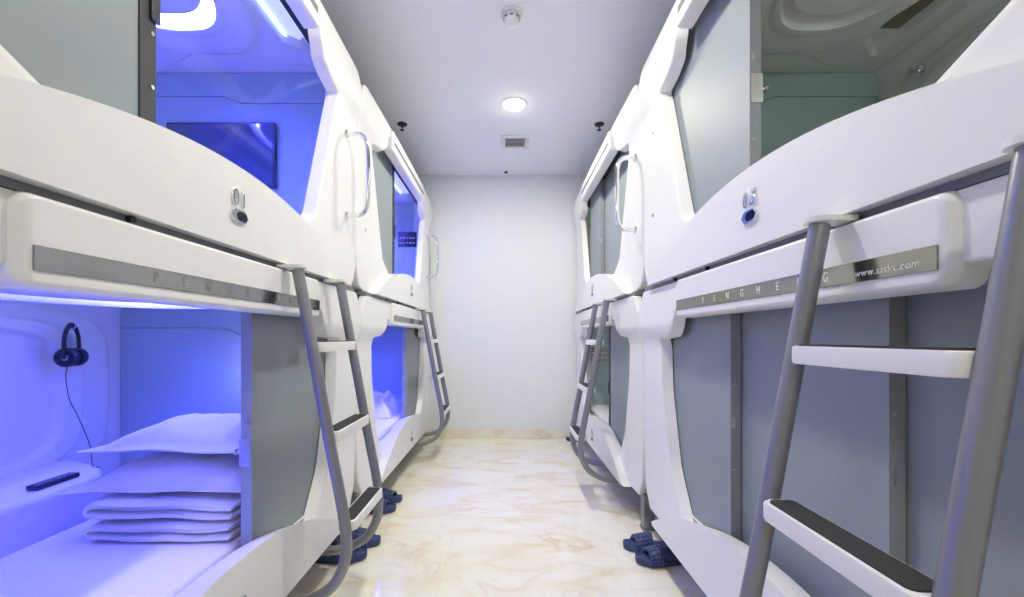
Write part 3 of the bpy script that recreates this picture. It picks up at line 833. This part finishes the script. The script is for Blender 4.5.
# ------------------------------------------------------------------ slippers
def slipper_meshes():
    def half(t):                       # half width of the sole, t: 0 heel .. 1 toe
        return 0.036 + 0.012 * math.sin(PI * min(1, t * 1.0)) * 0.3 + 0.013 * sstep(0.35, 0.75, t)
    def outline(sc):
        out = []
        L = 0.262
        for k in range(64):
            a = 2 * PI * k / 64
            c, s = math.cos(a), math.sin(a)
            n = 2.6
            yy = math.copysign(abs(c) ** (2 / n), c); xx = math.copysign(abs(s) ** (2 / n), s)
            t = (yy + 1) / 2
            out.append((xx * half(t) * sc, yy * L / 2 * (0.985 if sc < 1 else 1), t))
        return out
    bm = bmesh.new(); rings = []
    for sc, z in ((0.93, 0.0), (1.0, 0.006), (1.0, 0.022), (0.96, 0.026), (0.80, 0.0215), (0.4, 0.021)):
        rings.append([bm.verts.new((x, y, z + 0.010 * max(0, t - 0.8) / 0.2 * (1 if z > 0.001 else 0.6) + 0.004 * max(0, 0.3 - t) / 0.3 * (z > 0.001))) for x, y, t in outline(sc)])
    n = 64
    for i in range(len(rings) - 1):
        for k in range(n): bm.faces.new((rings[i][k], rings[i][(k + 1) % n], rings[i + 1][(k + 1) % n], rings[i + 1][k]))
    bm.faces.new(rings[0]); bm.faces.new(rings[-1])
    # strap with a grid of raised blocks
    bs = bmesh.new(); nu, nv = 36, 60
    def P(i, j, off):
        s, t = i / nu, j / nv
        y = 0.000 + 0.082 * s
        a = PI * t
        hw = 0.0475 + 0.002 * s; hh = 0.060 - 0.020 * s
        gs = abs(((s * 5) % 1) - 0.5) * 2; gt = abs(((t * 8) % 1) - 0.5) * 2
        b = 0.006 * sstep(0.92, 0.72, gs) * sstep(0.92, 0.72, gt) if off else 0
        r = off * 0.007 + b
        y2 = y + 0.012 * (1 - math.sin(a)) * (1 if s < 0.5 else 1)
        return Vector((math.cos(a) * (hw + r), y2 - 0.006, 0.010 + (math.sin(a) ** 0.75) * (hh + r)))
    o = [[bs.verts.new(P(i, j, 1)) for j in range(nv + 1)] for i in range(nu + 1)]
    q = [[bs.verts.new(P(i, j, 0)) for j in range(nv + 1)] for i in range(nu + 1)]
    for i in range(nu):
        for j in range(nv):
            bs.faces.new((o[i][j], o[i + 1][j], o[i + 1][j + 1], o[i][j + 1])); bs.faces.new((q[i][j], q[i][j + 1], q[i + 1][j + 1], q[i + 1][j]))
    for i in range(nu):
        for j in (0, nv): bs.faces.new((o[i][j], o[i + 1][j], q[i + 1][j], q[i][j]))
    for j in range(nv):
        for i in (0, nu): bs.faces.new((o[i][j], o[i][j + 1], q[i][j + 1], q[i][j]))
    return bm, bs

_bm, _bs = slipper_meshes()
_r = thing('slipper', '', 'slipper')
_sole = finish(_bm, 'sole', M['slipper'], _r, 40); _strap = finish(_bs, 'strap', M['slipper'], _r, 40)
_first = [True]
def place_slipper(x, y, ang, label, group):
    """x, y = toe position; ang = heading of the toe"""
    if _first[0]: r = _r; _first[0] = False
    else:
        r = _r.copy(); COL.objects.link(r)
        for ch in (_sole, _strap):
            c = ch.copy(); COL.objects.link(c); c.parent = r
    d = Vector((math.cos(ang), math.sin(ang)))
    r.location = (x - d.x * 0.131, y - d.y * 0.131, 0); r.rotation_euler = (0, 0, ang - PI / 2)
    r['label'] = label; r['category'] = 'slipper'; r['group'] = group
place_slipper(-0.652, 2.03, math.radians(4), 'navy slipper behind the ladder beside pillow capsule, nearer of its pair', 'slippers by the near ladder')
place_slipper(-0.628, 2.165, math.radians(-3), 'navy slipper behind the ladder beside pillow capsule, farther of its pair', 'slippers by the near ladder')
place_slipper(-0.655, 2.58, math.radians(3), 'navy slipper under the far blue capsule, nearer of its pair', 'slippers under the far blue capsule')
place_slipper(-0.655, 2.73, math.radians(-2), 'navy slipper under the far blue capsule, farther of its pair', 'slippers under the far blue capsule')
place_slipper(0.595, 1.985, PI + math.radians(4), 'navy grid slipper peeking from under the closed grey capsule, nearer and larger', 'slippers under the closed capsule')
place_slipper(0.575, 2.125, PI - math.radians(3), 'navy grid slipper peeking from under the closed grey capsule, half hidden one', 'slippers under the closed capsule')
place_slipper(0.60, 4.33, PI, 'navy slipper tip at the foot of the small ladder by the back wall', 'slipper by the back wall')

# ------------------------------------------------------------------ ceiling fixtures
sd = thing('smoke_detector', 'round white smoke detector on the ceiling', 'smoke detector', (0.028, 2.22, CEIL))
lathe('base', [(0.001, 0), (0.055, 0), (0.055, -0.012), (0.050, -0.018), (0.001, -0.018)], M['fixture'], sd)
lathe('sensor_head', [(0.001, -0.018), (0.036, -0.018), (0.041, -0.030), (0.041, -0.040), (0.034, -0.056), (0.018, -0.062), (0.001, -0.062)], M['fixture'], sd)
for k in range(8):
    a = 2 * PI * k / 8
    bm = bmesh.new(); add_box(bm, -0.009, 0.009, -0.0015, 0.0015, -0.040, -0.031)
    bmesh.ops.transform(bm, matrix=Matrix.Translation((math.cos(a) * 0.0412, math.sin(a) * 0.0412, 0)) @ Matrix.Rotation(a + PI / 2, 4, 'Z'), verts=bm.verts)
    finish(bm, 'inlet', M['seam'], sd)

def downlight(x, y, label):
    d = thing('downlight', label, 'ceiling light', (x, y, CEIL), 0, 'ceiling downlights')
    lathe('trim_ring', [(0.078, 0.0), (0.094, 0.0), (0.094, -0.004), (0.082, -0.008), (0.078, -0.006)], M['fixture'], d, 36, cap=False)
    lathe('diffuser', [(0.001, -0.001), (0.079, -0.001), (0.079, -0.005), (0.001, -0.006)], M['lamp'], d, 36)
downlight(0.057, 3.09, 'round glowing white downlight in the ceiling above the aisle')

vt = thing('ceiling_vent', 'square white ceiling vent with grey slats behind the downlight', 'vent', (0.077, 3.69, CEIL))
vt.scale = (0.88, 0.88, 1)
bm = bmesh.new()
for a in ((-0.135, 0.135, -0.135, -0.095), (-0.135, 0.135, 0.095, 0.135), (-0.135, -0.095, -0.095, 0.095), (0.095, 0.135, -0.095, 0.095)):
    add_box(bm, a[0], a[1], a[2], a[3], -0.010, 0.0, 0.002)
finish(bm, 'frame', M['fixture'], vt)
box('backing', -0.097, 0.097, -0.097, 0.097, -0.002, 0.0, M['seam'], vt)
for k in range(7):
    y = -0.084 + k * 0.028
    bm = bmesh.new(); add_box(bm, -0.095, 0.095, -0.006, 0.006, -0.0015, 0.0015)
    bmesh.ops.transform(bm, matrix=Matrix.Translation((0, y, -0.0065)) @ Matrix.Rotation(0.5, 4, 'X'), verts=bm.verts)
    finish(bm, 'slat', M['fixture'], vt)

def sprinkler(x, y, label):
    s = thing('sprinkler_head', label, 'sprinkler', (x, y, CEIL))
    lathe('cover_plate', [(0.001, 0), (0.038, 0), (0.036, -0.008), (0.022, -0.014), (0.001, -0.014)], M['darkmetal'], s, 24)
    bm = bmesh.new()
    add_lathe(bm, [(0.001, -0.014), (0.008, -0.014), (0.006, -0.030), (0.004, -0.046), (0.001, -0.046)], 12)
    add_lathe(bm, [(0.001, -0.046), (0.017, -0.046), (0.017, -0.049), (0.001, -0.050)], 16)
    finish(bm, 'deflector', M['darkmetal'], s)
sprinkler(-0.81, 3.38, 'dark sprinkler head above the far blue capsule')
sprinkler(0.728, 3.38, 'dark sprinkler head above the far unlit capsule')
sn = lathe('ceiling_sensor', [(0.001, 0), (0.018, 0), (0.016, -0.010), (0.008, -0.016), (0.001, -0.017)], M['stile'], None, 18)
sn.location = (0.0, 4.36, CEIL); tag(sn, 'tiny grey sensor on the ceiling at the back wall', 'sensor')

# ------------------------------------------------------------------ lights
def area(name, loc, size, power, col, rot=(0, 0, 0), shape='DISK', spread=PI, sy=None):
    l = bpy.data.lights.new(name, 'AREA'); l.energy = power; l.color = col; l.shape = shape; l.size = size; l.spread = spread
    if sy: l.size_y = sy
    o = bpy.data.objects.new(name, l); COL.objects.link(o); o.location = loc; o.rotation_euler = rot
    return o
WHITE = (1.0, 0.962, 0.80)
for i, (x, y, p) in enumerate(((0.057, 3.09, 22), (0.03, 1.45, 19), (0.03, -1.0, 20))):
    area('downlight_lamp', (x, y, CEIL - 0.012), 0.15, p, WHITE)
    gl_ = bpy.data.lights.new('downlight_glow', 'POINT'); gl_.energy = p * 0.025; gl_.color = WHITE; gl_.shadow_soft_size = 0.04
    go = bpy.data.objects.new('downlight_glow', gl_); COL.objects.link(go); go.location = (x, y, CEIL - 0.055)
for idx in (0, 1):  # added fill points that brighten the unlit capsules; no lamp burns there
    for zt, p in ((1.03, 4.5 if idx else 1.5), (2.21, 4.8)):
        x, y = to_world('R', idx, 0.80, 1.13)
        l = bpy.data.lights.new('capsule_fill', 'POINT'); l.energy = p; l.color = (1.0, 0.97, 0.88); l.shadow_soft_size = 0.012
        o = bpy.data.objects.new('capsule_fill', l); COL.objects.link(o); o.location = (x, y, zt)
# reading lamp behind the pillows
pl = bpy.data.lights.new('reading_light', 'POINT'); pl.energy = 0.9; pl.color = (0.8, 0.85, 1.0); pl.shadow_soft_size = 0.03
po = bpy.data.objects.new('reading_light', pl); COL.objects.link(po); po.location = (-1.22, 2.09, 0.86)

w = bpy.data.worlds.new('World'); S.world = w; w.use_nodes = True
w.node_tree.nodes['Background'].inputs[0].default_value = (0.8, 0.85, 1.0, 1)
w.node_tree.nodes['Background'].inputs[1].default_value = 0.3

# ------------------------------------------------------------------ camera and view
cd = bpy.data.cameras.new('camera'); cam = bpy.data.objects.new('camera', cd); COL.objects.link(cam)
cam.location = (0, 0, CAMZ); cam.rotation_euler = (PI / 2, 0, 0)
cd.sensor_width = 36; cd.lens = 433 / 1024 * 36
cd.shift_x = 6 / 1024; cd.shift_y = 38.5 / 1024; cd.clip_start = 0.02
S.camera = cam
vs = S.view_settings
vs.view_transform = 'Standard'; vs.look = 'None'; vs.gamma = 1; vs.use_curve_mapping = False
vs.exposure = 0.0
S.cycles.use_denoising = True
S.cycles.max_bounces = 10; S.cycles.diffuse_bounces = 6; S.cycles.glossy_bounces = 5; S.cycles.transparent_max_bounces = 10
S.cycles.sample_clamp_indirect = 8
